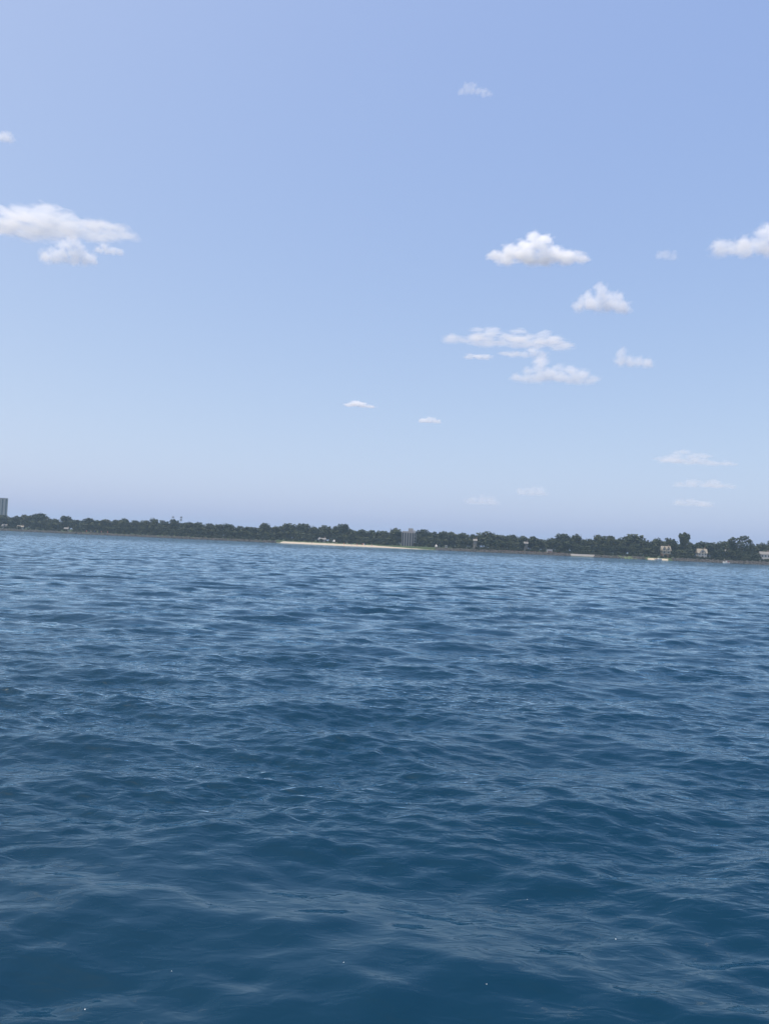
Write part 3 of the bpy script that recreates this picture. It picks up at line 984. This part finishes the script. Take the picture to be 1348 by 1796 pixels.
# ------------------------------------------------------------------ people on the sand
def person_mesh(walk):
    P = {'pel': (0, 0, .95), 'ch': (0, 0, 1.25), 'nk': (0, 0, 1.45), 'hd': (0, -.01, 1.56), 'tp': (0, -.01, 1.70)}
    E = [('pel', 'ch'), ('ch', 'nk'), ('nk', 'hd'), ('hd', 'tp')]
    Rr = {'pel': .15, 'ch': .16, 'nk': .065, 'hd': .10, 'tp': .075}
    for s, n in ((-1, 'l'), (1, 'r')):
        sw = s * walk
        P.update({'hip' + n: (s * .09, 0, .88), 'kn' + n: (s * .1, -sw * .16, .5), 'an' + n: (s * .1, -sw * .3 + .02, .08), 'to' + n: (s * .11, -sw * .3 - .14, .04),
                  'sh' + n: (s * .17, 0, 1.38), 'el' + n: (s * .25, sw * .1, 1.12), 'wr' + n: (s * .26, sw * .18 - .05, .88), 'ha' + n: (s * .26, sw * .2 - .07, .78)})
        E += [('pel', 'hip' + n), ('hip' + n, 'kn' + n), ('kn' + n, 'an' + n), ('an' + n, 'to' + n), ('ch', 'sh' + n), ('sh' + n, 'el' + n), ('el' + n, 'wr' + n), ('wr' + n, 'ha' + n)]
        Rr.update({'hip' + n: .095, 'kn' + n: .065, 'an' + n: .045, 'to' + n: .04, 'sh' + n: .065, 'el' + n: .048, 'wr' + n: .035, 'ha' + n: .03})
    ks = list(P); me = bpy.data.meshes.new('body')
    me.from_pydata([P[k] for k in ks], [(ks.index(a), ks.index(b)) for a, b in E], [])
    o = bpy.data.objects.new('tmp', me); COL.objects.link(o)
    sk = o.modifiers.new('s', 'SKIN'); o.modifiers.new('d', 'SUBSURF').levels = 1
    for i, k in enumerate(ks):
        me.skin_vertices[0].data[i].radius = (Rr[k], Rr[k]); me.skin_vertices[0].data[i].use_root = (k == 'pel')
    dg = bpy.context.evaluated_depsgraph_get(); dg.update()
    res = bpy.data.meshes.new_from_object(o.evaluated_get(dg), depsgraph=dg)
    bpy.data.objects.remove(o); bpy.data.meshes.remove(me)
    return res
SKIN = [plain('skin_' + w, c, .6, .05) for w, c in (('fair', (.50, .32, .24)), ('tan', (.34, .20, .13)), ('dark', (.13, .075, .05)))]
CLOTH = {w: plain(w + '_cloth', c, .8, .1) for w, c in (('red', (.5, .06, .06)), ('white', (.75, .75, .75)), ('blue', (.06, .14, .4)), ('green', (.1, .3, .12)), ('pink', (.65, .22, .28)), ('black', (.03, .03, .035)))}
BODIES = [person_mesh(.0), person_mesh(.55), person_mesh(1.0)]
def people(spots, where):
    rng = random.Random(33)
    hues = list(CLOTH)
    for i, (px, t) in enumerate(spots):
        hue = hues[i % len(hues)]
        root, mpp = place(px, t, 'person')
        root.location.z = t * 1.4 / 24 if 484 < px < 790 else land_z(t)
        root.rotation_euler.z = rng.uniform(0, 6.28)
        s = rng.uniform(.92, 1.05); root.scale = (s, s, s)
        pi_ = (i + i // 6) % 3
        me = BODIES[pi_].copy(); me.materials.clear(); me.materials.append(SKIN[i % 3])
        b = bpy.data.objects.new('body', me); COL.objects.link(b); b.parent = root
        c = MB()
        for zz, rr in ((.62, .2), (.95, .19), (1.2, .2), (1.4, .17)):
            for k in range(10): c.v.append((rr * math.cos(k * .628), rr * .78 * math.sin(k * .628), zz))
        for r_ in range(3):
            for k in range(10): c.f.append((r_ * 10 + k, r_ * 10 + (k + 1) % 10, r_ * 10 + 10 + (k + 1) % 10, r_ * 10 + 10 + k))
        c.build('clothing', CLOTH[hue], root, smooth=True)
        pose = ('standing', 'strolling', 'striding')[pi_]
        tag(root, f'tiny distant person {pose} in {hue} clothes on {where}', 'person', 'people on ' + where)
people([(603, 8), (609, 13), (616, 9), (622, 12), (626, 7), (634, 12), (636, 13), (638, 11.5), (640, 12.6), (590, 15), (652, 5), (547, 10)], 'the sand beach')
people([(152, 3.8), (160, 4.2), (166, 3.9), (171, 4.4), (178, 4.0), (184, 4.3), (189, 3.9)], 'the rocky bank below the skyline trees')

# ------------------------------------------------------------------ foam flecks close to the boat
def flecks():
    v, f = [], []
    rng = random.Random(8)
    spots = [(600, 1705), (147, 1757), (298, 1701), (1078, 1637), (925, 1563), (855, 1747)]
    for px, py in spots:
        d = ray(px, py); k = -CAM_H / d.z
        x, y = d.x * k, d.y * k
        dx, dy, dz, _, _ = waves(np.array([x]), np.array([y]), np.array([0.02]))
        r = rng.uniform(.0014, .0026); c = Vector((x + dx[0], y + dy[0], dz[0] + r * .3)); b = len(v)
        for a in range(3):
            for q in range(6):
                th = a * .7; v.append((c.x + r * math.cos(th) * math.cos(q * 1.047), c.y + r * math.cos(th) * math.sin(q * 1.047), c.z + r * math.sin(th)))
        v.append((c.x, c.y, c.z + r))
        for a in range(2):
            for q in range(6): f.append((b + a * 6 + q, b + a * 6 + (q + 1) % 6, b + a * 6 + 6 + (q + 1) % 6, b + a * 6 + 6 + q))
        for q in range(6): f.append((b + 12 + q, b + 12 + (q + 1) % 6, b + 18))
    tag(mesh_obj('foam_flecks', v, f, plain('foam_white', (.8, .82, .82), .4, .05), smooth=True), 'tiny white foam flecks scattered on the nearest dark water', 'foam', kind='stuff')
flecks()
